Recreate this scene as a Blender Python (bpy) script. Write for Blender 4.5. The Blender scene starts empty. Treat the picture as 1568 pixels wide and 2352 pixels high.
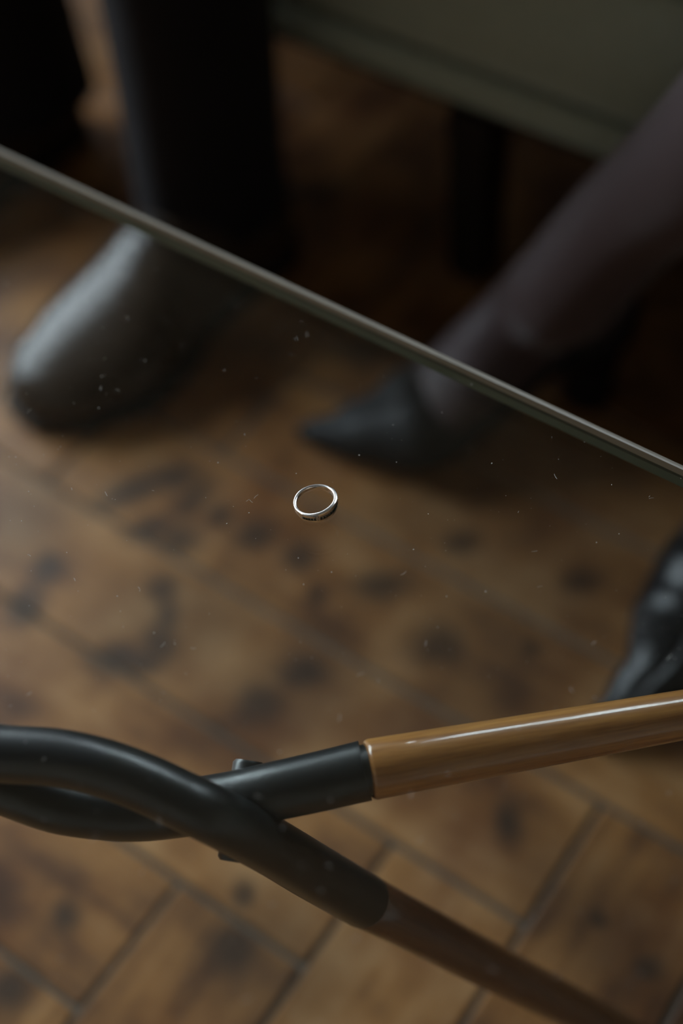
import bpy, bmesh, math, random
from mathutils import Vector, Matrix, noise

random.seed(7)
SC = bpy.context.scene
COL = SC.collection
PI = math.pi

# ------------------------------------------------------------------ camera
cam_data = bpy.data.cameras.new('camera')
cam = bpy.data.objects.new('camera', cam_data)
COL.objects.link(cam)
SC.camera = cam
cam_data.sensor_fit = 'VERTICAL'
cam_data.sensor_height = 36.0
cam_data.sensor_width = 24.0
cam_data.lens = 50.0
cam_data.clip_start = 0.02
PITCH, ROLL = math.radians(53.0), math.radians(4.85)
cam.matrix_world = (Matrix.Translation((0, 0, 0.878))
                    @ Matrix.Rotation(PI / 2 - PITCH, 4, 'X')
                    @ Matrix.Rotation(-ROLL, 4, 'Z'))
cam_data.dof.use_dof = True
cam_data.dof.focus_distance = 0.648
cam_data.dof.aperture_fstop = 2.0

# ------------------------------------------------------------------ sky and exposure
world = bpy.data.worlds.new('daylight')
SC.world = world
world.use_nodes = True
bgn = world.node_tree.nodes['Background']
wnt = world.node_tree
wtc = wnt.nodes.new('ShaderNodeTexCoord'); wsep = wnt.nodes.new('ShaderNodeSeparateXYZ'); wrm = wnt.nodes.new('ShaderNodeMapRange')
wmx = wnt.nodes.new('ShaderNodeMix'); wmx.data_type = 'RGBA'
wnt.links.new(wtc.outputs['Generated'], wsep.inputs[0]); wnt.links.new(wsep.outputs['Z'], wrm.inputs['Value'])
wrm.inputs[1].default_value = -0.02; wrm.inputs[2].default_value = 0.02
wnt.links.new(wrm.outputs[0], wmx.inputs['Factor'])
wmx.inputs[6].default_value = (0.07, 0.07, 0.06, 1)      # street and ground below the horizon
wmx.inputs[7].default_value = (0.79, 0.885, 1.0, 1)      # overcast sky
wnt.links.new(wmx.outputs[2], bgn.inputs[0])
bgn.inputs[1].default_value = 12.5
SC.view_settings.view_transform = 'Standard'
SC.view_settings.look = 'None'
SC.view_settings.gamma = 1.0
SC.view_settings.use_curve_mapping = False
SC.view_settings.exposure = 0.0
SC.cycles.max_bounces = 10
SC.cycles.transparent_max_bounces = 16
SC.cycles.glossy_bounces = 6
SC.cycles.sample_clamp_indirect = 6.0

# room frame: s runs along the sofa, n away from the camera towards it
ES = Vector((0.7782, -0.6280, 0.0))
EN = Vector((0.6280, 0.7782, 0.0))
def W(s, n, z=0.0):
    return ES * s + EN * n + Vector((0, 0, z))
ROOM = Matrix(((ES.x, EN.x, 0, 0), (ES.y, EN.y, 0, 0), (0, 0, 1, 0), (0, 0, 0, 1)))

def portal(s, n, z, rot, sx, sy):
    l = bpy.data.lights.new('window_daylight', 'AREA')
    l.shape = 'RECTANGLE'; l.size = sx; l.size_y = sy; l.energy = 1.0
    l.cycles.is_portal = True
    o = bpy.data.objects.new('window_daylight', l)
    o.matrix_world = ROOM @ Matrix.Translation((s, n, z)) @ rot
    COL.objects.link(o)
# windows (in room frame): window_1 in the left wall, window_2 high in the back wall
S0, S1, N0, N1, H = -2.7, 2.3, -2.0, 2.15, 3.0
WIN1 = (-0.35, 2.05, 0.45, 2.30)      # n0, n1, z0, z1
WIN2 = (-1.70, -0.05, 1.50, 2.38)     # s0, s1, z0, z1
portal(S0 - 0.1, (WIN1[0] + WIN1[1]) / 2, (WIN1[2] + WIN1[3]) / 2,
       Matrix.Rotation(-PI / 2, 4, 'Y'), WIN1[3] - WIN1[2], WIN1[1] - WIN1[0])
portal((WIN2[0] + WIN2[1]) / 2, N1 + 0.1, (WIN2[2] + WIN2[3]) / 2,
       Matrix.Rotation(-PI / 2, 4, 'X'), WIN2[1] - WIN2[0], WIN2[3] - WIN2[2])

# ------------------------------------------------------------------ material helpers
def new_mat(name):
    m = bpy.data.materials.new(name)
    m.use_nodes = True
    nt = m.node_tree
    return m, nt, nt.nodes['Principled BSDF']
def node(nt, kind, **kw):
    n = nt.nodes.new(kind)
    for k, v in kw.items():
        if k == 'ins':
            for i, val in v.items():
                if isinstance(val, bpy.types.NodeSocket): nt.links.new(val, n.inputs[i])
                else: n.inputs[i].default_value = val
        else: setattr(n, k, v)
    return n
def rgb(c): return (c[0], c[1], c[2], 1)
def simple(name, c, rough=0.5, metal=0.0, spec=0.5, coat=0.0, var=0.12, scale=40.0, bump=0.0, sheen=0.0, coat_rough=0.05):
    m, nt, p = new_mat(name)
    tc = node(nt, 'ShaderNodeTexCoord')
    nz = node(nt, 'ShaderNodeTexNoise', ins={'Vector': tc.outputs['Object'], 'Scale': scale, 'Detail': 4.0})
    mx = node(nt, 'ShaderNodeMix', data_type='RGBA')
    nt.links.new(nz.outputs['Fac'], mx.inputs['Factor'])
    mx.inputs[6].default_value = rgb([v * (1 - var) for v in c]); mx.inputs[7].default_value = rgb([v * (1 + var) for v in c])
    nt.links.new(mx.outputs[2], p.inputs['Base Color'])
    p.inputs['Roughness'].default_value = rough; p.inputs['Metallic'].default_value = metal
    p.inputs['Specular IOR Level'].default_value = spec; p.inputs['Coat Weight'].default_value = coat
    p.inputs['Coat Roughness'].default_value = coat_rough
    p.inputs['Sheen Weight'].default_value = sheen
    if bump:
        b = node(nt, 'ShaderNodeBump', ins={'Height': nz.outputs['Fac'], 'Strength': bump, 'Distance': 0.002})
        nt.links.new(b.outputs[0], p.inputs['Normal'])
    return m

# old floorboards: mottled golden to red brown, dark stains and knots each with its own place on the floor
STAINS = [(-0.164,0.701,0.031,0.012,25), (-0.133,0.712,0.022,0.012,-5), (-0.114,0.689,0.010,0.021,-40), (-0.094,0.669,0.010,0.011,0), (-0.148,0.661,0.017,0.010,10), (-0.126,0.649,0.017,0.015,0), (-0.139,0.605,0.014,0.014,0), (-0.134,0.581,0.011,0.024,0), (-0.140,0.557,0.016,0.022,0), (-0.172,0.547,0.019,0.014,-10), (-0.151,0.540,0.019,0.012,0), (-0.228,0.634,0.009,0.014,0), (-0.240,0.598,0.011,0.014,0), (-0.068,0.647,0.018,0.013,20), (-0.034,0.624,0.014,0.014,0), (0.025,0.590,0.023,0.016,0), (-0.024,0.589,0.007,0.008,0), (-0.068,0.501,0.021,0.019,0), (-0.036,0.521,0.025,0.016,0), (0.126,0.526,0.009,0.010,0), (0.062,0.535,0.025,0.023,0), (-0.199,0.356,0.008,0.011,0), (-0.090,0.325,0.019,0.019,30), (0.093,0.394,0.009,0.017,0), (0.139,0.325,0.008,0.009,0), (0.165,0.291,0.011,0.012,0), (-0.084,0.359,0.008,0.011,0), (-0.232,0.312,0.014,0.014,0), (-0.009,1.038,0.032,0.013,0), (0.029,0.832,0.026,0.012,-8), (0.089,0.626,0.020,0.016,0), (0.038,0.444,0.021,0.015,0), (0.171,0.581,0.019,0.016,0)]
FALLOFF = [(0.128,0.578,0.106,0.092,20), (-0.039,0.516,0.071,0.046,20), (-0.120,0.572,0.061,0.044,10), (0.093,0.503,0.080,0.046,20), (0.072,0.652,0.067,0.038,10), (-0.068,0.317,0.046,0.041,-40), (0.145,0.313,0.035,0.068,30), (-0.246,0.686,0.031,0.038,0)]      # broad soft darkening, light falloff painted into the boards
def floor_mat():
    m, nt, p = new_mat('old_floorboards')
    geo = node(nt, 'ShaderNodeNewGeometry'); tc = node(nt, 'ShaderNodeTexCoord'); oi = node(nt, 'ShaderNodeObjectInfo')
    # grain along the board (object x), shifted per board
    off = node(nt, 'ShaderNodeVectorMath', operation='ADD')
    nt.links.new(tc.outputs['Object'], off.inputs[0])
    cb = node(nt, 'ShaderNodeCombineXYZ')
    mm = node(nt, 'ShaderNodeMath', operation='MULTIPLY', ins={0: oi.outputs['Random'], 1: 37.0})
    nt.links.new(mm.outputs[0], cb.inputs['Z']); nt.links.new(mm.outputs[0], cb.inputs['X'])
    nt.links.new(cb.outputs[0], off.inputs[1])
    mp = node(nt, 'ShaderNodeMapping', ins={'Vector': off.outputs[0], 'Scale': (4.0, 40.0, 1.0)})
    grain = node(nt, 'ShaderNodeTexNoise', ins={'Vector': mp.outputs[0], 'Scale': 1.6, 'Detail': 6.0, 'Roughness': 0.6, 'Distortion': 0.6})
    blot = node(nt, 'ShaderNodeTexNoise', ins={'Vector': geo.outputs['Position'], 'Scale': 15.0, 'Detail': 3.0, 'Roughness': 0.55})
    ramp = node(nt, 'ShaderNodeValToRGB')
    mixf = node(nt, 'ShaderNodeMath', operation='MULTIPLY_ADD', ins={0: grain.outputs['Fac'], 1: 0.38})
    mb = node(nt, 'ShaderNodeMath', operation='MULTIPLY', ins={0: blot.outputs['Fac'], 1: 0.66}); nt.links.new(mb.outputs[0], mixf.inputs[2])
    rr = node(nt, 'ShaderNodeMath', operation='MULTIPLY_ADD', ins={0: oi.outputs['Random'], 1: 0.18, 2: mixf.outputs[0]})
    nt.links.new(rr.outputs[0], ramp.inputs[0])
    e = ramp.color_ramp.elements
    e[0].position = 0.36; e[0].color = (0.095, 0.040, 0.017, 1)
    e[1].position = 0.78; e[1].color = (0.55, 0.30, 0.13, 1)
    x = e.new(0.50); x.color = (0.20, 0.090, 0.037, 1)
    x = e.new(0.63); x.color = (0.40, 0.185, 0.062, 1)
    tone = node(nt, 'ShaderNodeTexNoise', ins={'Vector': geo.outputs['Position'], 'Scale': 9.0, 'Detail': 3.0})
    tsh = node(nt, 'ShaderNodeMapping', ins={'Vector': geo.outputs['Position'], 'Location': (3.1, 1.7, 0.0)})
    nt.links.new(tsh.outputs[0], tone.inputs['Vector'])
    tf = node(nt, 'ShaderNodeMapRange', ins={'Value': tone.outputs['Fac'], 1: 0.45, 2: 0.68, 3: 0.0, 4: 0.9})
    tmx = node(nt, 'ShaderNodeMix', data_type='RGBA', blend_type='MULTIPLY'); nt.links.new(tf.outputs[0], tmx.inputs['Factor'])
    nt.links.new(ramp.outputs[0], tmx.inputs[6]); tmx.inputs[7].default_value = (0.52, 0.42, 0.40, 1)
    col = tmx.outputs[2]
    # warped position so that the stains are irregular
    wn = node(nt, 'ShaderNodeTexNoise', ins={'Vector': geo.outputs['Position'], 'Scale': 26.0, 'Detail': 2.0})
    ws = node(nt, 'ShaderNodeVectorMath', operation='MULTIPLY_ADD')
    nt.links.new(wn.outputs['Color'], ws.inputs[0]); ws.inputs[1].default_value = (0.012, 0.012, 0); 
    sh = node(nt, 'ShaderNodeVectorMath', operation='SUBTRACT'); nt.links.new(geo.outputs['Position'], sh.inputs[0]); sh.inputs[1].default_value = (0.006, 0.006, 0)
    nt.links.new(sh.outputs[0], ws.inputs[2])
    acc = None
    for (px, py, rx, ry, a), big in [(q, 0) for q in STAINS] + [(q, 1) for q in FALLOFF]:
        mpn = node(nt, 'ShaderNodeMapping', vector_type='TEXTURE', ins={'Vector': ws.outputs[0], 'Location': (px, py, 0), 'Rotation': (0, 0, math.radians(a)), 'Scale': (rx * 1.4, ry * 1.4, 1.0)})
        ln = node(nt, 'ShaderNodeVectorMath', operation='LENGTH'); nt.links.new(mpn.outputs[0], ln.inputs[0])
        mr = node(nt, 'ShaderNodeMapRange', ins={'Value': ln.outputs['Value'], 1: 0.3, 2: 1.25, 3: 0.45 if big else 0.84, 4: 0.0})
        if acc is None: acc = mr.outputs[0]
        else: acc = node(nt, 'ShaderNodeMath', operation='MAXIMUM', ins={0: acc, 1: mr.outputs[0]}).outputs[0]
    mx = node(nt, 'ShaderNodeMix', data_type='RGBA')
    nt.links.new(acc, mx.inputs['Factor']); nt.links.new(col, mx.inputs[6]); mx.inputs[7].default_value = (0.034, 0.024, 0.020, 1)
    nt.links.new(mx.outputs[2], p.inputs['Base Color'])
    p.inputs['Roughness'].default_value = 0.36
    p.inputs['Specular IOR Level'].default_value = 0.5
    b = node(nt, 'ShaderNodeBump', ins={'Height': grain.outputs['Fac'], 'Strength': 0.25, 'Distance': 0.001})
    nt.links.new(b.outputs[0], p.inputs['Normal'])
    return m

def glass_mat(name, tint, extra_green=False):
    m = bpy.data.materials.new(name); m.use_nodes = True
    nt = m.node_tree; nt.nodes.clear()
    out = node(nt, 'ShaderNodeOutputMaterial')
    geo = node(nt, 'ShaderNodeNewGeometry')
    ior = node(nt, 'ShaderNodeMapRange', ins={'Value': geo.outputs['Backfacing'], 1: 0.0, 2: 1.0, 3: 1.5, 4: 1 / 1.5})
    fr = node(nt, 'ShaderNodeFresnel', ins={'IOR': ior.outputs[0]})
    tr = node(nt, 'ShaderNodeBsdfTransparent', ins={'Color': rgb(tint)})
    gl = node(nt, 'ShaderNodeBsdfGlossy', ins={'Color': (1, 1, 1, 1), 'Roughness': 0.0})
    mx = node(nt, 'ShaderNodeMixShader', ins={0: fr.outputs[0], 1: tr.outputs[0], 2: gl.outputs[0]})
    nt.links.new(mx.outputs[0], out.inputs[0])
    return m

def wood_mat(name, k=(1, 1, 1)):
    m, nt, p = new_mat(name)
    tc = node(nt, 'ShaderNodeTexCoord')
    mp = node(nt, 'ShaderNodeMapping', ins={'Vector': tc.outputs['Object'], 'Scale': (7.0, 130.0, 130.0)})
    g = node(nt, 'ShaderNodeTexNoise', ins={'Vector': mp.outputs[0], 'Scale': 1.0, 'Detail': 6.0, 'Roughness': 0.6, 'Distortion': 0.8})
    mp3 = node(nt, 'ShaderNodeMapping', ins={'Vector': tc.outputs['Object'], 'Scale': (60.0, 900.0, 900.0)})
    f = node(nt, 'ShaderNodeTexNoise', ins={'Vector': mp3.outputs[0], 'Scale': 1.0, 'Detail': 3.0})
    ramp = node(nt, 'ShaderNodeValToRGB')
    e = ramp.color_ramp.elements
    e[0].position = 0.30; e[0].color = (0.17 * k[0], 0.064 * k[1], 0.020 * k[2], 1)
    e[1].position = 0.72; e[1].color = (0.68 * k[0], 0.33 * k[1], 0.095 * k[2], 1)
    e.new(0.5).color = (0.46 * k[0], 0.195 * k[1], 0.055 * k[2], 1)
    a = node(nt, 'ShaderNodeMath', operation='MULTIPLY_ADD', ins={0: f.outputs['Fac'], 1: 0.3})
    b = node(nt, 'ShaderNodeMath', operation='MULTIPLY', ins={0: g.outputs['Fac'], 1: 0.75}); nt.links.new(b.outputs[0], a.inputs[2])
    nt.links.new(a.outputs[0], ramp.inputs[0]); nt.links.new(ramp.outputs[0], p.inputs['Base Color'])
    p.inputs['Roughness'].default_value = 0.32
    p.inputs['Coat Weight'].default_value = 1.0; p.inputs['Coat Roughness'].default_value = 0.05; p.inputs['Coat IOR'].default_value = 1.6
    return m

M = {}
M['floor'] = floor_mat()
M['sub'] = simple('floor_gap_dirt', (0.13, 0.105, 0.08), 0.8)
M['plaster'] = simple('white_plaster', (0.20, 0.185, 0.165), 0.8, scale=6, var=0.04)
M['wallp'] = simple('wall_paint', (0.42, 0.39, 0.34), 0.8, scale=6, var=0.05)
M['paint'] = simple('white_gloss_paint', (0.75, 0.74, 0.70), 0.4, var=0.03)
M['glass'] = glass_mat('clear_glass', (0.955, 0.975, 0.962))
M['pane'] = glass_mat('window_glass', (0.98, 0.99, 0.985))
M['edge'] = simple('green_glass_edge', (0.075, 0.12, 0.09), 0.3, spec=0.6, var=0.15, scale=15)
M['arris'] = simple('glass_arris', (0.24, 0.215, 0.17), 0.4, spec=0.6, var=0.2, scale=25)
M['line'] = simple('dark_glass_line', (0.015, 0.035, 0.03), 0.3)
M['black'] = simple('black_powder_coat', (0.007, 0.010, 0.012), 0.35, spec=1.0, bump=0.05, scale=900, var=0.2)
M['wood'] = wood_mat('lacquered_wood'); M['shaded_wood'] = wood_mat('shaded_lacquered_wood', (0.27, 0.23, 0.30))  # one wood twice, second copy darkened to paint in the lower leg's shade
M['silver'] = simple('white_gold', (0.86, 0.83, 0.80), 0.2, metal=1.0, var=0.03)
M['gem'] = simple('dark_green_gem', (0.010, 0.022, 0.014), 0.06, spec=0.9, var=0.4, scale=400)
M['cloth_black'] = simple('black_wool', (0.006, 0.006, 0.008), 0.85, spec=0.2, sheen=0.05, scale=300, bump=0.2)
M['shirt'] = simple('charcoal_knit', (0.02, 0.02, 0.025), 0.9, spec=0.2, scale=200)
M['leather'] = simple('dark_brown_leather', (0.050, 0.035, 0.025), 0.22, spec=0.27, scale=120, var=0.3, bump=0.05)
M['sole'] = simple('black_rubber_sole', (0.008, 0.008, 0.008), 0.6)
M['suede'] = simple('black_pump_leather', (0.007, 0.008, 0.010), 0.5, spec=0.3, scale=200)
M['patent'] = simple('glossy_black_leather', (0.007, 0.008, 0.010), 0.28, spec=0.2, scale=200)
M['stocking'] = simple('sheer_dark_nylon', (0.050, 0.032, 0.033), 0.55, spec=0.3, sheen=0.15, scale=500, var=0.1)
M['skin'] = simple('skin', (0.50, 0.32, 0.24), 0.5, scale=30)
M['lips'] = simple('lips', (0.36, 0.14, 0.12), 0.4); M['hair'] = simple('dark_hair', (0.03, 0.02, 0.015), 0.5)
M['sage'] = simple('sage_green_upholstery', (0.37, 0.43, 0.35), 0.9, spec=0.2, sheen=0.2, scale=120, var=0.12, bump=0.3)
M['pipe'] = simple('dark_sage_seam', (0.12, 0.125, 0.10), 0.9)
M['leg_black'] = simple('black_lacquer_leg', (0.006, 0.005, 0.005), 0.4)
M['dust'] = simple('pale_dust', (0.75, 0.72, 0.66), 0.9)

# ------------------------------------------------------------------ mesh helpers
def link(name, bm, mat, parent=None, smooth=True, auto=None):
    me = bpy.data.meshes.new(name)
    bmesh.ops.recalc_face_normals(bm, faces=bm.faces)
    bm.to_mesh(me); bm.free()
    if smooth:
        for p in me.polygons: p.use_smooth = True
        if auto: me.set_sharp_from_angle(angle=math.radians(auto))
    me.materials.append(mat)
    o = bpy.data.objects.new(name, me); COL.objects.link(o)
    if parent is not None:
        o.parent = parent
        o.matrix_parent_inverse = parent.matrix_world.inverted()
    return o
def empty(name, loc):
    o = bpy.data.objects.new(name, None); COL.objects.link(o)
    o.location = loc; o.empty_display_size = 0.05
    o.matrix_world = Matrix.Translation(loc)
    return o
def tag(o, label, cat=None, group=None, kind=None):
    if label: o['label'] = label
    if cat: o['category'] = cat
    if group: o['group'] = group
    if kind: o['kind'] = kind
    return o
def box(bm, x0, x1, y0, y1, z0, z1, mat=None, bev=0.0, seg=2):
    ret = bmesh.ops.create_cube(bm, size=1.0)
    vs = ret['verts']
    for v in vs:
        v.co = Vector((x0 + (v.co.x + .5) * (x1 - x0), y0 + (v.co.y + .5) * (y1 - y0), z0 + (v.co.z + .5) * (z1 - z0)))
    if bev > 0:
        es = list({e for v in vs for e in v.link_edges})
        r = bmesh.ops.bevel(bm, geom=es, offset=bev, segments=seg, affect='EDGES', profile=0.5)
        vs = list({v for f in r['faces'] for v in f.verts} | {v for v in vs if v.is_valid})
    if mat is not None:
        bmesh.ops.transform(bm, matrix=mat, verts=[v for v in vs if v.is_valid])
    return vs
def catmull(pts, k):
    P = [Vector(p) for p in pts]; out = []
    for i in range(len(P) - 1):
        p0 = P[max(i - 1, 0)]; p1 = P[i]; p2 = P[i + 1]; p3 = P[min(i + 2, len(P) - 1)]
        for j in range(k):
            t = j / k
            out.append(0.5 * ((2 * p1) + (p2 - p0) * t + (2 * p0 - 5 * p1 + 4 * p2 - p3) * t * t + (3 * p1 - p0 - 3 * p2 + p3) * t ** 3))
    out.append(P[-1]); return out
def lerp_list(v, k):
    out = []
    for i in range(len(v) - 1):
        for j in range(k):
            t = j / k; t = t * t * (3 - 2 * t)
            a, b = v[i], v[i + 1]
            out.append(tuple(x + (y - x) * t for x, y in zip(a, b)) if isinstance(a, tuple) else a + (b - a) * t)
    out.append(v[-1]); return out
def skin_rings(bm, rings, caps=(True, True), closed=True):
    vr = [[bm.verts.new(c) for c in r] for r in rings]
    n = len(vr[0])
    for a, b in zip(vr[:-1], vr[1:]):
        for i in range(n if closed else n - 1):
            j = (i + 1) % n
            bm.faces.new((a[i], a[j], b[j], b[i]))
    if caps[0]: bm.faces.new(list(reversed(vr[0])))
    if caps[1]: bm.faces.new(vr[-1])
    return vr
def sweep(bm, pts, rads, seg=20, ref=Vector((1, 0, 0)), caps=(True, True), round_end=(0.0, 0.0)):
    """rads: a radius or (r_along_ref, r_across) per point"""
    pts = [Vector(p) for p in pts]; rings = []
    u = None
    for i, p in enumerate(pts):
        t = (pts[min(i + 1, len(pts) - 1)] - pts[max(i - 1, 0)]).normalized()
        if u is None: u = ref - t * ref.dot(t)
        else: u = u - t * u.dot(t)
        u.normalize(); v = t.cross(u)
        r = rads[i] if isinstance(rads, (list, tuple)) else rads
        ra, rb = r if isinstance(r, tuple) else (r, r)
        def ring(s, c): return [c + u * (ra * s * math.cos(2 * PI * k / seg)) + v * (rb * s * math.sin(2 * PI * k / seg)) for k in range(seg)]
        if i == 0 and round_end[0] > 0:
            for q in (0.15, 0.5, 0.8): rings.append(ring(1 - round_end[0] / ra * (1 - math.sqrt(1 - (1 - q) ** 2)) * 1.0, p + t * (q - 1) * 0 ))if False else None
        rings.append(ring(1, p))
    if caps[0] == 'dome' or caps[1] == 'dome':
        def dome(r0, p, t, rr):
            out = []
            for a in (30, 55, 75, 88):
                k = math.cos(math.radians(a)); h = math.sin(math.radians(a))
                out.append([p + (c - p) * k + t * (h * rr) for c in r0])
            return out
        if caps[0] == 'dome':
            t = (pts[0] - pts[1]).normalized(); rr = (rings[0][0] - pts[0]).length
            rings = list(reversed(dome(rings[0], pts[0], t, rr))) + rings
        if caps[1] == 'dome':
            t = (pts[-1] - pts[-2]).normalized(); rr = (rings[-1][0] - pts[-1]).length
            rings = rings + dome(rings[-1], pts[-1], t, rr)
    skin_rings(bm, rings, (bool(caps[0]), bool(caps[1])))
def tube(bm, pts, rads, k=4, **kw):
    sweep(bm, catmull(pts, k), lerp_list(list(rads), k), **kw)
def ball(bm, c, rx, ry, rz, rot=None, sub=3):
    r = bmesh.ops.create_icosphere(bm, subdivisions=sub, radius=1.0)
    m = Matrix.Translation(c) @ (rot.to_4x4() if rot else Matrix.Identity(4)) @ Matrix.Diagonal((rx, ry, rz, 1))
    bmesh.ops.transform(bm, matrix=m, verts=r['verts'])
def remeshed(name, bm, mat, parent, voxel=0.008, smooth_it=4):
    o = link(name + '_source', bm, mat)
    md = o.modifiers.new('remesh', 'REMESH'); md.mode = 'VOXEL'; md.voxel_size = voxel; md.use_smooth_shade = True
    sm = o.modifiers.new('smooth', 'SMOOTH'); sm.iterations = smooth_it; sm.factor = 0.5
    dg = bpy.context.evaluated_depsgraph_get(); dg.update()
    me = bpy.data.meshes.new_from_object(o.evaluated_get(dg)); me.name = name
    for p in me.polygons: p.use_smooth = True
    bpy.data.objects.remove(o)
    r = bpy.data.objects.new(name, me); COL.objects.link(r)
    if parent is not None:
        r.parent = parent; r.matrix_parent_inverse = parent.matrix_world.inverted()
    return r

# ------------------------------------------------------------------ room shell
def room_box(name, s0, s1, n0, n1, z0, z1, mat, parent=None, bev=0.0):
    bm = bmesh.new(); box(bm, s0, s1, n0, n1, z0, z1, ROOM, bev)
    return link(name, bm, mat, parent, smooth=bev > 0, auto=40)
floor = room_box('floor', S0, S1, N0, N1, -0.06, -0.0024, M['sub']); tag(floor, 'old mottled brown herringbone board floor', kind='structure')
# herringbone boards 0.10 x 0.60 m, each a part of the floor
PW, PL, GAP = 0.10, 6, 0.0036
A0, B0 = -1.3136, -4.115
plank_meshes = []
for v in range(3):
    bm = bmesh.new()
    box(bm, -PW * PL / 2 + GAP / 2, PW * PL / 2 - GAP / 2, -PW / 2 + GAP / 2, PW / 2 - GAP / 2, -0.0101, 0.0, None, 0.0016, 1)
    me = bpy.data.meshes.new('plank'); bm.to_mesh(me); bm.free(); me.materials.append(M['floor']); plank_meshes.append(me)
pend = []
for j in range(-8, 9):
    for k in range(-45, 46):
        for d1, (a0, a1, b0, b1) in ((0, (-k - 6, -k, k, k + 1)), (1, (-k - 1, -k, k + 1, k + 7))):
            a = (a0 + a1) / 2 + 6 * j; b = (b0 + b1) / 2 + 6 * j
            s = PW * (A0 + a); n = -PW * (B0 + b)
            if S0 + .3 < s < S1 - .3 and N0 + .3 < n < N1 - .3: pend.append((math.hypot(s + .3, n - .6), s, n, d1))
pend.sort()
for i, (dist, s, n, d1) in enumerate(pend[:298]):
    o = bpy.data.objects.new('plank', plank_meshes[i % 3]); COL.objects.link(o)
    rz = math.atan2(ES.y, ES.x) + (PI / 2 if d1 else 0) + (PI if random.random() < .5 else 0)
    o.parent = floor
    o.matrix_world = Matrix.Translation(W(s, n, random.uniform(-0.0008, 0.0))) @ Matrix.Rotation(rz, 4, 'Z')
# walls with window openings
def wall(name, pieces, label):
    bm = bmesh.new()
    for p in pieces: box(bm, *p, ROOM)
    tag(link(name, bm, M['wallp'], smooth=False), label, kind='structure')
T = 0.2
a, b, c, d = WIN1
wall('wall_left', [(S0 - T, S0, N0, a, 0, H), (S0 - T, S0, b, N1, 0, H), (S0 - T, S0, a, b, 0, c), (S0 - T, S0, a, b, d, H)], 'painted wall with the large window on the left')
e, f, g, h = WIN2
wall('wall_back', [(S0 - T, e, N1, N1 + T, 0, H), (f, S1 + T, N1, N1 + T, 0, H), (e, f, N1, N1 + T, 0, g), (e, f, N1, N1 + T, h, H)], 'painted wall behind the sofa')
wall('wall_right', [(S1, S1 + T, N0, N1, 0, H)], 'painted wall on the right')
wall('wall_front', [(S0 - T, S1 + T, N0 - T, N0, 0, H)], 'painted wall behind the camera')
tag(room_box('ceiling', S0 - T, S1 + T, N0 - T, N1 + T, H, H + .1, M['plaster']), 'white plaster ceiling', kind='structure')
tag(room_box('baseboard_back', S0, S1, N1 - .02, N1, 0, .12, M['paint']), 'white baseboard behind the sofa', kind='structure')
tag(room_box('baseboard_left', S0, S0 + .02, N0, N1 - .02, 0, .12, M['paint']), 'white baseboard under the left window', kind='structure')
def window(name, axis, u0, u1, z0, z1, pos, nu, nz, label):
    root = empty(name, W(pos, (u0 + u1) / 2, z0) if axis == 's' else W((u0 + u1) / 2, pos, z0)); tag(root, label, kind='structure')
    def bx(nm, ua, ub, za, zb, th, mat):
        if axis == 's': return room_box(nm, pos - th / 2, pos + th / 2, ua, ub, za, zb, mat, root)
        return room_box(nm, ua, ub, pos - th / 2, pos + th / 2, za, zb, mat, root)
    fw = .05
    for ua, ub, za, zb in ((u0, u0 + fw, z0, z1), (u1 - fw, u1, z0, z1), (u0 + fw, u1 - fw, z0, z0 + fw), (u0 + fw, u1 - fw, z1 - fw, z1)):
        bx('window_frame', ua, ub, za, zb, .06, M['paint'])
    for i in range(1, nu):
        u = u0 + (u1 - u0) * i / nu; bx('glazing_bar', u - .015, u + .015, z0 + fw, z1 - fw, .04, M['paint'])
    bx('pane', u0 + fw, u1 - fw, z0 + fw, z1 - fw, .006, M['pane'])
window('window_1', 's', WIN1[0], WIN1[1], WIN1[2], WIN1[3], S0 - .06, 3, 2, 'wide white framed window in the left wall')
window('window_2', 'n', WIN2[0], WIN2[1], WIN2[2], WIN2[3], N1 + .06, 2, 1, 'white framed window high behind the sofa')

# ------------------------------------------------------------------ coffee table
ZG = 0.361
table = empty('coffee_table', W(-0.2, 0.1, 0)); tag(table, 'glass topped coffee table on looped black tube and turned wood frame', 'table')
TS0, TS1, TN0, TN1, TH = -0.95, 0.55, -0.36, 0.4125, 0.012
bm = bmesh.new()
box(bm, TS0 + .0046, TS1 - .0046, TN0 + .0046, TN1 - .0046, ZG - TH, ZG, ROOM)
glass = link('glass_top', bm, M['glass'], table, smooth=False)
def rail(name, mat, half):           # rim strips around the pane
    bm = bmesh.new()
    prof = {'arris': [(-.0046, 0), (-.0034, -.0002), (-.0016, -.0010), (-.0004, -.0024), (0, -.0042), (-.0046, -.0042)],
            'body': [(-.0046, -.0044), (-.0004, -.0044), (-.0004, -.0060), (-.0046, -.0060)],
            'lower': [(-.0046, -.0062), (0, -.0062), (-.0004, -.0098), (-.0026, -.0118), (-.0046, -.012)]}[half]
    C = [(TS0, TN0, 1, 1), (TS1, TN0, -1, 1), (TS1, TN1, -1, -1), (TS0, TN1, 1, -1)]
    rings = [[W(cs - sx * o_, cn - sn * o_, ZG + z_) for o_, z_ in prof] for cs, cn, sx, sn in C]
    vr = [[bm.verts.new(p) for p in r] for r in rings]; n = len(prof)
    for i in range(4):
        A, B = vr[i], vr[(i + 1) % 4]
        for k in range(n): bm.faces.new((A[k], A[(k + 1) % n], B[(k + 1) % n], B[k]))
    return link(name, bm, mat, glass, smooth=False)
rail('polished_edge', M['arris'], 'arris'); rail('edge_core', M['line'], 'body'); rail('lower_edge', M['edge'], 'lower')

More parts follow.
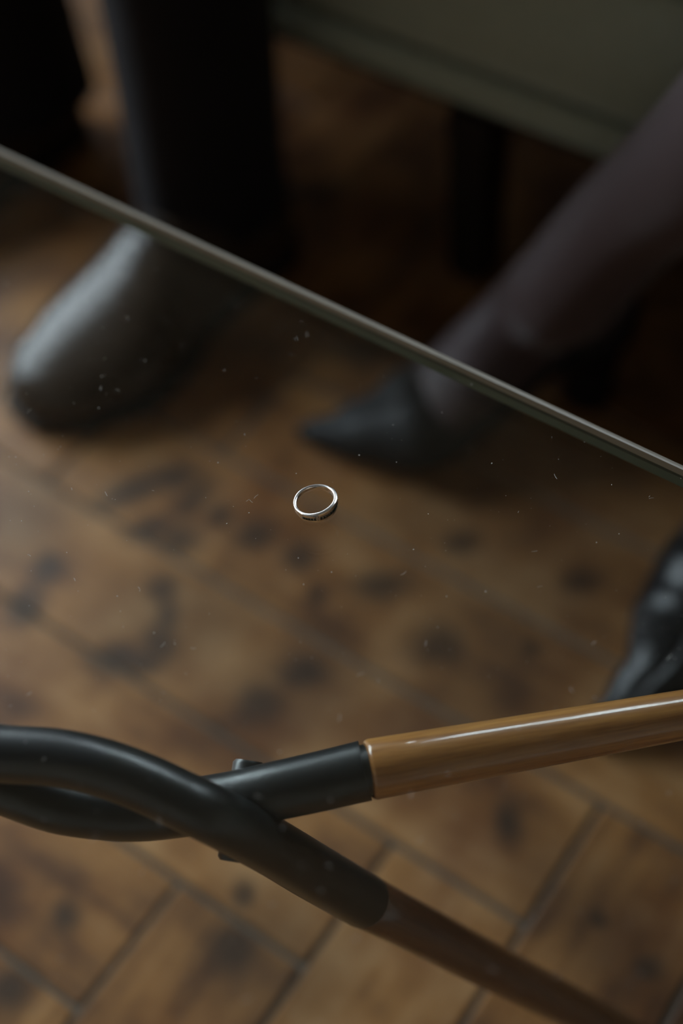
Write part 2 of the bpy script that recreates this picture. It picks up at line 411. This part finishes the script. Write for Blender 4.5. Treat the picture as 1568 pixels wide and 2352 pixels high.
A_PTS = [(0.0007,0.2864,0.3075), (-0.0185,0.2841,0.3058), (-0.0389,0.2820,0.3041), (-0.0596,0.2807,0.3007), (-0.0803,0.2805,0.2980), (-0.1005,0.2802,0.2978), (-0.1167,0.2810,0.3009), (-0.1359,0.2835,0.3065), (-0.1567,0.2907,0.3120), (-0.1744,0.2994,0.3123), (-0.1881,0.3030,0.3200), (-0.1893,0.3006,0.3319), (-0.1781,0.2965,0.3402)]
B_PTS = [(-0.1643,0.2945,0.3410), (-0.1525,0.2920,0.3405), (-0.1298,0.2885,0.3395), (-0.1111,0.2834,0.3375), (-0.0944,0.2774,0.3330), (-0.0787,0.2706,0.3270), (-0.0633,0.2646,0.3185), (-0.0447,0.2637,0.2891), (-0.0260,0.2643,0.2520), (-0.0046,0.2642,0.2131)]
A_R = [.0134, .0132, .0130, .0129, .0128, .0128, .0128, .0128, .0126, .0125, .0124, .0124, .0124]
B_R = [.0124, .0124, .0124, .0124, .0124, .0124, .0124, .0127, .0131, .0133]
bm = bmesh.new(); tube(bm, A_PTS + B_PTS, A_R + B_R, k=5, seg=32, ref=Vector((0, 0, 1)))
loop = tag(link('tube_loop', bm, M['black'], table, auto=60), 'matt black steel tube bent into a crossing loop')
# bolted connector where the tube crosses itself
ax = Vector((-0.0905, 0.4280, -0.8993)); upi = Vector((0.24, 0.78, 0.58)); upi = (upi - ax * upi.dot(ax)).normalized()
mid = Vector((-0.0556, 0.2780, 0.2953))
bm = bmesh.new()
sweep(bm, [mid - upi * .0222, mid - upi * .0208, mid + upi * .0208, mid + upi * .0222], [(.0060, .0055), (.0072, .0062), (.0072, .0062), (.0060, .0055)], seg=20, ref=Vector((1, 0, 0)))
link('connector', bm, M['black'], table, auto=50)
def wood_leg(p0, p1, r0, r1, extra, r2, mat):
    p0, p1 = Vector(p0), Vector(p1); d = (p1 - p0).normalized(); L = (p1 - p0).length
    LL = L + extra; g = .0012
    xs = [g, g + .0006, g + .002] + [LL * i / 16 for i in range(1, 16)] + [LL - .003, LL - .0008, LL]
    def rad(x):
        return r0 + (r1 - r0) * (x / L) if x <= L else r1 + (r2 - r1) * ((x - L) / max(extra, 1e-6))
    rs = [rad(x) for x in xs]; rs[0] -= .0016; rs[1] -= .0006; rs[-1] -= .003; rs[-2] -= .0008
    bm = bmesh.new(); sweep(bm, [Vector((x, 0, 0)) for x in xs], rs, seg=32, ref=Vector((0, 0, 1)))
    o = link('wooden_leg', bm, mat, None, auto=50)
    q = Vector((1, 0, 0)).rotation_difference(d)
    o.matrix_world = Matrix.Translation(p0) @ q.to_matrix().to_4x4()
    mw = o.matrix_world.copy(); o.parent = table; o.matrix_parent_inverse = table.matrix_world.inverted(); o.matrix_world = mw
    bm = bmesh.new(); sweep(bm, [p0 - d * .004, p0 + d * .004], [r0 - .0022] * 2, seg=24, ref=Vector((0, 0, 1)))
    link('leg_joint', bm, M['black'], o, auto=50)
    return o
wl = wood_leg((0.0007, 0.2864, 0.3075), (0.1476, 0.3069, 0.2954), .0136, .0113, .26, .0105, M['wood']); wl['label'] = 'bright lacquered leg nearest the glass'
wl = wood_leg((-0.0046, 0.2642, 0.2131), (0.1141, 0.2464, 0.0620), .0130, .0116, .0779, .0105, M['shaded_wood']); wl['label'] = 'lacquered leg with painted shade going down to the floor'

# ------------------------------------------------------------------ ring on the glass
RC = Vector((-0.0115, 0.3950, ZG)); HEAD = math.radians(-48)
ring = empty('ring', RC); tag(ring, 'slim white gold ring with small dark stones lying on the glass', 'ring')
RO, RI = .0100, .0087
def ring_w(t):
    return .0022 + .0040 * (0.5 + 0.5 * math.cos(t - HEAD)) ** 1.25
def rp(r, t, z): return RC + Vector((r * math.cos(t), r * math.sin(t), z))
NS = 160
def in_head(t):
    d_ = abs((t - HEAD + PI) % (2 * PI) - PI)
    return max(0.0, min(1.0, (math.radians(88) - d_) / math.radians(7)))
bm = bmesh.new(); rings = []
for i in range(NS):
    t = 2 * PI * i / NS; w = ring_w(t); hd = in_head(t)
    r_o = RO + .00025 * hd; c = .00028; g = .0005 * hd; e_ = .30 + .22 * (1 - hd)
    prof = [(RI, c), (RI + c * .4, c * .25), (RI + c, 0.00003), (r_o - c * 1.2, 0.00003), (r_o - c * .3, c * .3), (r_o, c),
            (r_o, w * .27), (r_o - g, w * .29), (r_o - g, w * .60), (r_o, w * .62),
            (r_o, w - c), (r_o - c * .35, w - c * .25), (r_o - c, w), (RI + c, w), (RI + c * .3, w - c * .3), (RI, w - c), (RI - .00008, w * .5)]
    rings.append([bm.verts.new(rp(r, t, z)) for r, z in prof])
np_ = len(rings[0])
for i in range(NS):
    A, B = rings[i], rings[(i + 1) % NS]
    for k in range(np_): bm.faces.new((A[k], B[k], B[(k + 1) % np_], A[(k + 1) % np_]))
link('band', bm, M['silver'], ring, auto=35)
st = bmesh.new(); box(st, -.00042, .00038, -.00052, .00052, -.00062, .00062, None, .00022, 1)
stone_me = bpy.data.meshes.new('stone'); st.to_mesh(stone_me); st.free(); stone_me.materials.append(M['gem'])
dv = bmesh.new(); box(dv, -.0006, .00045, -.00026, .00026, -.0019, .0019, None, .00016, 2)
div_me = bpy.data.meshes.new('divider'); dv.to_mesh(div_me); dv.free(); div_me.materials.append(M['silver'])
for p in div_me.polygons: p.use_smooth = True
def on_band(name, me, t, hz):
    w = ring_w(t)
    o = bpy.data.objects.new(name, me); COL.objects.link(o); o.parent = ring; o.matrix_parent_inverse = ring.matrix_world.inverted()
    o.matrix_world = Matrix.Translation(rp(RO, t, w * .445)) @ Matrix.Rotation(t, 4, 'Z') @ Matrix.Diagonal((1, 1, hz(w), 1))
DIV = [-82, -88, 2, -4]
for dg in DIV: on_band('divider', div_me, math.radians(dg), lambda w: w * .62 / .0038)
for dg in list(range(-77, -8, 8)) + [8, 16, 24, 32] + [-94, -102, -110, -118, -126]:
    on_band('stone', stone_me, math.radians(dg), lambda w: w * .30 / .00124)

# ------------------------------------------------------------------ dust and lint on the glass
bm = bmesh.new()
for i in range(2400):
    s = random.uniform(-.75, .25); n = random.uniform(-.12, .405); r = random.choice((.00008, .00008, .00010, .00012, .00012, .00015, .00018, .00026))
    if (W(s, n, ZG) - RC).length < .0135: continue
    x = bmesh.ops.create_cube(bm, size=1.0)['verts']
    bmesh.ops.transform(bm, matrix=Matrix.Translation(W(s, n, ZG + r * .5)) @ Matrix.Rotation(random.uniform(0, PI), 4, 'Z') @ Matrix.Diagonal((r * random.uniform(1, 2.2), r, r, 1)), verts=x)
for i in range(170):
    s = random.uniform(-.65, .2); n = random.uniform(0.0, .40); L = random.uniform(.0008, .0035); a_ = random.uniform(0, 2 * PI); b_ = random.uniform(-1.2, 1.2)
    if (W(s, n, ZG) - RC).length < .014: continue
    p = W(s, n, ZG + .00006); pts = [p.copy()]
    for k in range(5):
        a_ += b_ / 5 + random.uniform(-.1, .1); p = p + Vector((math.cos(a_), math.sin(a_), 0)) * L / 5; pts.append(p.copy())
    sweep(bm, pts, [.00006] * len(pts), seg=4, ref=Vector((0, 0, 1)))
tag(link('dust_speck', bm, M['dust'], smooth=False), 'pale dust specks and lint scattered over the glass tabletop', 'dust', kind='stuff')

# ------------------------------------------------------------------ sofa
SN, SZ = 0.772, 0.187
sofa = empty('sofa', W(-.45, 1.2, 0)); tag(sofa, 'sage green upholstered sofa with slim black legs', 'sofa')
SA, SB = -1.35, 0.75
room_box('base_frame', SA + .02, SB - .02, SN + .012, 1.62, SZ - .012, SZ + .01, M['leg_black'], sofa, .004)
room_box('front_rail', SA, SB, SN, SN + .06, SZ, SZ + .034, M['sage'], sofa, .010)
room_box('seam', SA + .01, SB - .01, SN + .008, SN + .07, SZ + .030, SZ + .040, M['pipe'], sofa, .003)
room_box('seat_base', SA, SB, SN, 1.62, SZ + .036, .335, M['sage'], sofa, .012)
for k in range(3):
    w_ = (SB - SA - .30) / 3; x0 = SA + .15 + k * w_
    room_box('seat_cushion', x0 + .002, x0 + w_ - .002, SN - .01, 1.40, .337, .425, M['sage'], sofa, .03)
    room_box('back_cushion', x0 + .004, x0 + w_ - .004, 1.42, 1.60, .43, .85, M['sage'], sofa, .05)
room_box('back', SA, SB, 1.60, 1.74, .19, .80, M['sage'], sofa, .03)
for x0 in (SA, SB - .148): room_box('arm', x0, x0 + .148, SN, 1.60, .337, .60, M['sage'], sofa, .03)
for (ls, ln) in ((-.47, .797), (SA + .12, .797), (SB - .12, .797), (SA + .12, 1.58), (-.47, 1.58), (SB - .12, 1.58)):
    bm = bmesh.new()
    for z0, z1, w0, w1 in ((0, SZ - .010, .0155, .0185),):
        vs = []
        for z_, w_ in ((z0, w0), (z0 + .004, w0 + .001), (z1, w1)):
            vs.append([W(ls + sx * w_, ln + sy * w_, z_) for sx, sy in ((-1, -1), (1, -1), (1, 1), (-1, 1))])
        skin_rings(bm, vs)
    link('leg', bm, M['leg_black'], sofa, smooth=False)

# ------------------------------------------------------------------ footwear builders
def local(heel, toe):
    """frame with origin at the toe tip, x towards the heel, y to the side"""
    h_, t_ = W(*heel), W(*toe); x = (h_ - t_); L = x.length; x.normalize(); y = Vector((0, 0, 1)).cross(x)
    return (lambda a, b_, z: t_ + x * a + y * b_ + Vector((0, 0, z))), L
def interp(tab, t):
    for (a, va), (b_, vb) in zip(tab[:-1], tab[1:]):
        if t <= b_:
            k = (t - a) / (b_ - a); k = k * k * (3 - 2 * k) if True else k
            return va + (vb - va) * k
    return tab[-1][1]
def dress_shoe(parent, heel, toe, side, wide=1.0):
    P, L = local(heel, toe)
    root = empty('shoe', P(L / 2, 0, 0)); root.parent = parent; root.matrix_parent_inverse = parent.matrix_world.inverted()
    root.matrix_world = Matrix.Translation(P(L / 2, 0, 0))
    wt = [(0, .012), (.03, .028), (.10, .044), (.28, .057), (.42, .053), (.60, .040), (.80, .036), (.94, .034), (.985, .024), (1, .010)]
    wt = [(a, w * wide) for a, w in wt]
    ht = [(0, .026), (.04, .040), (.12, .050), (.28, .060), (.42, .080), (.55, .105), (.68, .112), (.85, .098), (.96, .088), (1, .075)]
    bm = bmesh.new(); rings = []
    ts = [0, .012, .03, .06, .1, .16, .22, .28, .35, .42, .5, .58, .66, .74, .82, .9, .95, .975, .99, 1]
    for t in ts:
        w_, h_ = interp(wt, t), interp(ht, t); r = []
        off = side * .010 * math.sin(PI * min(1, t * 1.6)) * (1 - t)
        for k in range(28):
            a_ = 2 * PI * k / 28; cx, sx = math.cos(a_), math.sin(a_)
            sgn = lambda v: (1 if v >= 0 else -1)
            if sx >= 0: y_ = w_ * sgn(cx) * abs(cx) ** .85; z_ = .030 * min(1, h_ / .06) + (h_ - .030 * min(1, h_ / .06)) * abs(sx) ** (.9)
            else: y_ = w_ * sgn(cx) * abs(cx) ** .45 * (1 - .06 * abs(sx)); z_ = .030 * min(1, h_ / .06) * (1 - abs(sx) ** .6) + .008 * abs(sx) ** .6
            r.append(P(t * L, y_ + off, z_))
        rings.append(r)
    skin_rings(bm, rings); link('upper', bm, M['leather'], root, auto=70)
    def plate(name, t0, t1, z0, z1, ex, mat):
        bm = bmesh.new(); rr = []
        for (z_, e_) in ((z0, ex - .0015), (z0 + .0015, ex), (z1 - .0015, ex), (z1, ex - .0015)):
            pts = []
            tt = [t0 + (t1 - t0) * i / 26 for i in range(27)]
            for sd in (1, -1):
                for t in (tt if sd == 1 else reversed(tt)):
                    off = side * .010 * math.sin(PI * min(1, t * 1.6)) * (1 - t)
                    pts.append(P(t * L + (ex if t > .99 else (-ex if t < .01 else 0)), sd * (interp(wt, t) + e_) + off, z_))
            rr.append(pts)
        skin_rings(bm, rr); return link(name, bm, mat, root, auto=40)
    plate('sole', 0, .80, 0.002, .010, .004, M['sole']); plate('heel', .70, 1.0, 0, .026, .002, M['sole'])
    for i in range(4):      # laces high on the instep
        t = .44 + .035 * i; h_ = interp(ht, t); bm = bmesh.new()
        sweep(bm, catmull([P(t * L, -.018, h_ * .93), P((t + .004) * L, 0, h_ + .003), P((t + .012) * L, .018, h_ * .93)], 4), [.0018] * 9, seg=8, ref=Vector((0, 0, 1)))
        link('lace', bm, M['cloth_black'], root)
    return root
def pump(parent, heel, toe, mat, side, label=None, vamp=.37):
    P, L = local(heel, toe)
    root = empty('pump', P(L / 2, 0, 0)); root.parent = parent; root.matrix_parent_inverse = parent.matrix_world.inverted()
    root.matrix_world = Matrix.Translation(P(L / 2, 0, 0))
    if label: root['label'] = label
    zb = [(0, .004), (.12, .003), (.36, .003), (.55, .022), (.78, .052), (1, .062)]
    wt = [(0, .003), (.06, .012), (.18, .026), (.34, .047), (.45, .048), (.60, .040), (.78, .030), (.92, .030), (.98, .022), (1, .013)]
    ht = [(0, .012), (.08, .022), (.2, .038), (.34, .052), (.42, .050), (.55, .040), (.75, .046), (.9, .068), (1, .070)]
    if vamp > .5: ht = [(a, h * (1 + .5 * min(1, max(0, a - .2) / .2))) for a, h in ht]
    def off(t): return side * .030 * math.sin(PI * min(1, t * 1.5)) * (1 - t)
    bm = bmesh.new(); rings = []
    NP = 30
    for t in [0, .01, .03, .06, .1, .15, .2, .25, .29, .32, .345, .369, .375, .385, .4, .42, .45, .48, .5, .56, .62, .68, .74, .8, .86, .9, .94, .97, .99, 1.0]:
        w_, h_, b_ = interp(wt, t), interp(ht, t), interp(zb, t)
        phi = PI if t < vamp else max(1.75, PI - 1.45 * ((t - vamp) / .11) ** .5)
        if t > .8: phi = 1.75 + .1 * (t - .8) / .2
        r = []
        for k in range(NP + 1):
            a_ = -phi + 2 * phi * k / NP
            yy, zz = math.sin(a_), -math.cos(a_)
            y_ = w_ * math.copysign(abs(yy) ** (.8 if zz < 0 else 1), yy)
            z_ = b_ + h_ * .45 * (1 + (math.copysign(abs(zz) ** .7, zz) if zz < 0 else zz * 1.22))
            r.append(P(t * L, y_ + off(t), z_))
        rings.append(r)
    vr = skin_rings(bm, rings, (True, True), closed=False)
    bmesh.ops.recalc_face_normals(bm, faces=bm.faces)
    o = link('upper', bm, mat, root, auto=80)
    md = o.modifiers.new('thickness', 'SOLIDIFY'); md.thickness = .0016; md.offset = 1
    bm = bmesh.new(); rr = []
    for t in (.78, .80, .85, .9, .95, .985, 1.0): pass
    for z_, k in ((0, .85), (.004, .86), (.03, .92), (.05, 1.05), (.060, 1.12)):
        c_ = .885 + .01 * (1 - z_ / .06)
        rr.append([P((c_ + .085 * k * math.cos(q)) * L, .027 * k * math.sin(q), z_) for q in [2 * PI * i / 18 for i in range(18)]])
    skin_rings(bm, rr); link('heel', bm, mat, root, auto=40)
    return P, L, zb, wt, off
def foot_in_pump(bm, P, L, zb, wt, off, ankle):
    """foot volume that fills the pump and joins the ankle"""
    pts, rads = [], []
    for t, hgt, k in ((.16, .008, .72), (.26, .013, .82), (.36, .019, .90), (.48, .028, .92), (.60, .040, .95), (.72, .046, 1.0)):
        pts.append(P(t * L, off(t), interp(zb, t) + hgt + .004)); rads.append((interp(wt, t) * k - .002, hgt))
    x = (P(1, 0, 0) - P(0, 0, 0)).normalized(); y = Vector((0, 0, 1)).cross(x)
    sweep(bm, catmull(pts, 3), lerp_list(rads, 3), seg=18, ref=y)
    ball(bm, P(.875 * L, 0, .062 + .038), .033, .031, .036)
    tube(bm, [P(.50 * L, 0, .050), P(.60 * L, 0, .073), P(.70 * L, 0, .102), ankle], [.026, .029, .035, .041], k=3, seg=18, ref=y)

def limb(bm, pts, rads, k=4, ref=ES): tube(bm, pts, rads, k=k, seg=22, ref=ref, caps=('dome', 'dome'))
def hand(bm, wrist, fwd, side, up):
    c = wrist + fwd * .05
    ball(bm, c, .040, .040, .018, None, 2)
    for i, (o_, ln) in enumerate(((-.027, .062), (-.009, .074), (.009, .070), (.027, .054))):
        b_ = wrist + fwd * .08 + side * o_
        tube(bm, [b_ - fwd * .02, b_ + fwd * ln * .5 + up * .003, b_ + fwd * ln - up * .012], [.009, .0085, .007], k=2, seg=10, caps=('dome', 'dome'), ref=side)
    tube(bm, [wrist + fwd * .02 - side * .02, wrist + fwd * .055 - side * .048, wrist + fwd * .085 - side * .052], [.012, .010, .008], k=2, seg=10, caps=('dome', 'dome'), ref=up)
def upper_body(bm, pelvis, chest, neck, head, hw, shirt_bm):
    f_ = -EN
    limb(bm, [pelvis, (pelvis + chest) / 2, chest, neck - Vector((0, 0, .05))], [(hw, .10), (hw * .85, .095), (hw * .98, .11), (.07, .06)])
    limb(bm, [neck - Vector((0, 0, .06)), neck + Vector((0, 0, .06))], [.055, .052])
    ball(bm, head, .074, .092, .112, ROOM.to_3x3()); ball(bm, head + f_ * .095 + Vector((0, 0, -.01)), .013, .016, .022)
    ball(bm, head + f_ * .045 + Vector((0, 0, -.075)), .045, .045, .040)
    for s_ in (-1, 1):
        ball(bm, head + ES * s_ * .076, .010, .018, .030)
        ball(bm, head + f_ * .082 + ES * s_ * .030 + Vector((0, 0, .010)), .013, .010, .010)
    limb(shirt_bm, [pelvis + Vector((0, 0, -.02)), (pelvis + chest) / 2, chest, neck - Vector((0, 0, .04))], [(hw + .014, .115), (hw * .85 + .014, .108), (hw + .012, .122), (.078, .068)])
def arm_pts(chest, hw, s_, knee, hip):
    sh = chest + ES * s_ * (hw + .035) + Vector((0, 0, .07)); hd = hip + (knee - hip) * .62 + Vector((0, 0, .085))
    el = (sh + hd) / 2 + ES * s_ * .07 + EN * .06 + Vector((0, 0, -.06))
    return sh, el, hd

def face(parent, head):
    for s_ in (-1, 1):
        bm = bmesh.new(); ball(bm, head - EN * .086 + ES * s_ * .030 + Vector((0, 0, .008)), .0115, .010, .0065, ROOM.to_3x3(), 2)
        e_ = link('eye', bm, M['paint'], parent)
        bm = bmesh.new(); ball(bm, head - EN * .0935 + ES * s_ * .030 + Vector((0, 0, .008)), .0055, .004, .0055, ROOM.to_3x3(), 2); link('iris', bm, M['hair'], e_)
        bm = bmesh.new(); tube(bm, [head - EN * .091 + ES * s_ * .016 + Vector((0, 0, .026)), head - EN * .092 + ES * s_ * .030 + Vector((0, 0, .030)), head - EN * .084 + ES * s_ * .044 + Vector((0, 0, .026))], [.002, .003, .0015], k=3, seg=8)
        link('eyebrow', bm, M['hair'], parent)
    bm = bmesh.new(); ball(bm, head - EN * .088 + Vector((0, 0, -.056)), .022, .009, .0065, ROOM.to_3x3(), 2); link('lips', bm, M['lips'], parent)

# ------------------------------------------------------------------ seated man
man = empty('person', W(-.77, .70, 0)); tag(man, 'seated person in black trousers and dark leather dress shoes', 'person')
legs = [(W(-.668, .690, .085), W(-.645, .672, .30), W(-.640, .665, .495), W(-.68, 1.10, .515)),
        (W(-.914, .715, .085), W(-.898, .690, .30), W(-.888, .675, .495), W(-.84, 1.10, .515))]
pelvis, chest, neck, head = W(-.76, 1.16, .53), W(-.76, 1.24, .88), W(-.76, 1.27, 1.07), W(-.76, 1.25, 1.21)
bm, tb, sb = bmesh.new(), bmesh.new(), bmesh.new()
for (an, md_, kn, hp) in legs:
    limb(bm, [an, md_, kn, (kn + hp) / 2, hp], [.036, .048, .055, .068, .085])
    limb(bm, [an, an + Vector((0, 0, -.03))], [.034, .034])
    tube(tb, [an + Vector((0, 0, -.030)), an + Vector((0, 0, .02)), md_, kn], [(.060, .078), (.058, .072), (.058, .068), (.064, .070)], k=4, seg=24, ref=ES)
    limb(tb, [kn, (kn + hp) / 2, hp], [(.066, .066), (.078, .076), (.098, .092)])
limb(tb, [W(-.62, 1.13, .52), W(-.90, 1.13, .52)], [.105, .105], ref=Vector((0, 0, 1)))
upper_body(bm, pelvis, chest, neck, head, .165, sb)
for s_, lg in ((1, legs[0]), (-1, legs[1])):
    sh, el, hd = arm_pts(chest, .165, s_, lg[2], lg[3])
    limb(bm, [sh, el, hd], [.048, .040, .028]); hand(bm, hd, -EN, ES * s_ * -1, Vector((0, 0, 1)))
    limb(sb, [sh - ES * s_ * .03, sh, el, hd + (el - hd) * .12], [.062, .060, .052, .042])
remeshed('body', bm, M['skin'], man)
remeshed('trousers', tb, M['cloth_black'], man, .007, 3)
remeshed('jumper', sb, M['shirt'], man, .010)
hb = bmesh.new(); ball(hb, head + Vector((0, 0, .03)) + EN * .016, .080, .094, .098, ROOM.to_3x3()); link('hair', hb, M['hair'], man); face(man, head)
dress_shoe(man, (-.641, .742), (-.690, .450), -1, 1.12)
dress_shoe(man, (-.912, .770), (-.955, .478), 1)

# ------------------------------------------------------------------ seated woman
woman = empty('person', W(-.22, .70, 0)); tag(woman, 'seated person in sheer dark stockings and black pointed pumps', 'person')
bm, st_, db = bmesh.new(), bmesh.new(), bmesh.new()
p1 = pump(woman, (-.298, .744), (-.486, .556), M['suede'], -1)
p2 = pump(woman, (-.126, .720), (-.166, .445), M['patent'], -1, 'glossy black shoe under the right end of the glass', .60)
wl_ = [(W(-.324, .676, .150), W(-.284, .692, .23), W(-.222, .682, .33), W(-.160, .668, .495), W(-.25, 1.10, .515), p1),
       (W(-.120, .655, .135), W(-.112, .668, .22), W(-.100, .672, .33), W(-.075, .668, .495), W(-.08, 1.10, .515), p2)]
pelvis, chest, neck, head = W(-.165, 1.18, .53), W(-.165, 1.33, .84), W(-.165, 1.37, 1.01), W(-.165, 1.36, 1.14)
for (an, lo, md_, kn, hp, pp) in wl_:
    limb(bm, [an, lo, md_, kn, (kn + hp) / 2, hp], [.030, .033, .042, .046, .062, .080])
    foot_in_pump(st_, *pp, an)
    limb(st_, [an, lo, md_, kn, (kn + hp) / 2, hp], [.040, .041, .049, .051, .068, .085])
limb(db, [W(-.04, 1.14, .52), W(-.29, 1.14, .52)], [.105, .105], ref=Vector((0, 0, 1)))
for lg in wl_: limb(db, [lg[4], lg[4] + (lg[3] - lg[4]) * .62], [.100, .082])
upper_body(bm, pelvis, chest, neck, head, .14, db)
for s_, lg in ((1, wl_[1]), (-1, wl_[0])):
    sh, el, hd = arm_pts(chest, .14, s_, lg[3], lg[4])
    limb(bm, [sh, el, hd], [.042, .034, .024]); hand(bm, hd, -EN, ES * s_ * -1, Vector((0, 0, 1)))
    limb(db, [sh - ES * s_ * .03, sh, el, hd + (el - hd) * .12], [.055, .052, .044, .034])
remeshed('body', bm, M['skin'], woman)
remeshed('stockings', st_, M['stocking'], woman, .0045, 14)
remeshed('dress', db, M['cloth_black'], woman, .010)
hb = bmesh.new(); ball(hb, head + Vector((0, 0, .02)) + EN * .02, .084, .098, .104, ROOM.to_3x3()); ball(hb, head + EN * .06 - Vector((0, 0, .10)), .075, .05, .12, ROOM.to_3x3())
link('hair', hb, M['hair'], woman); face(woman, head)
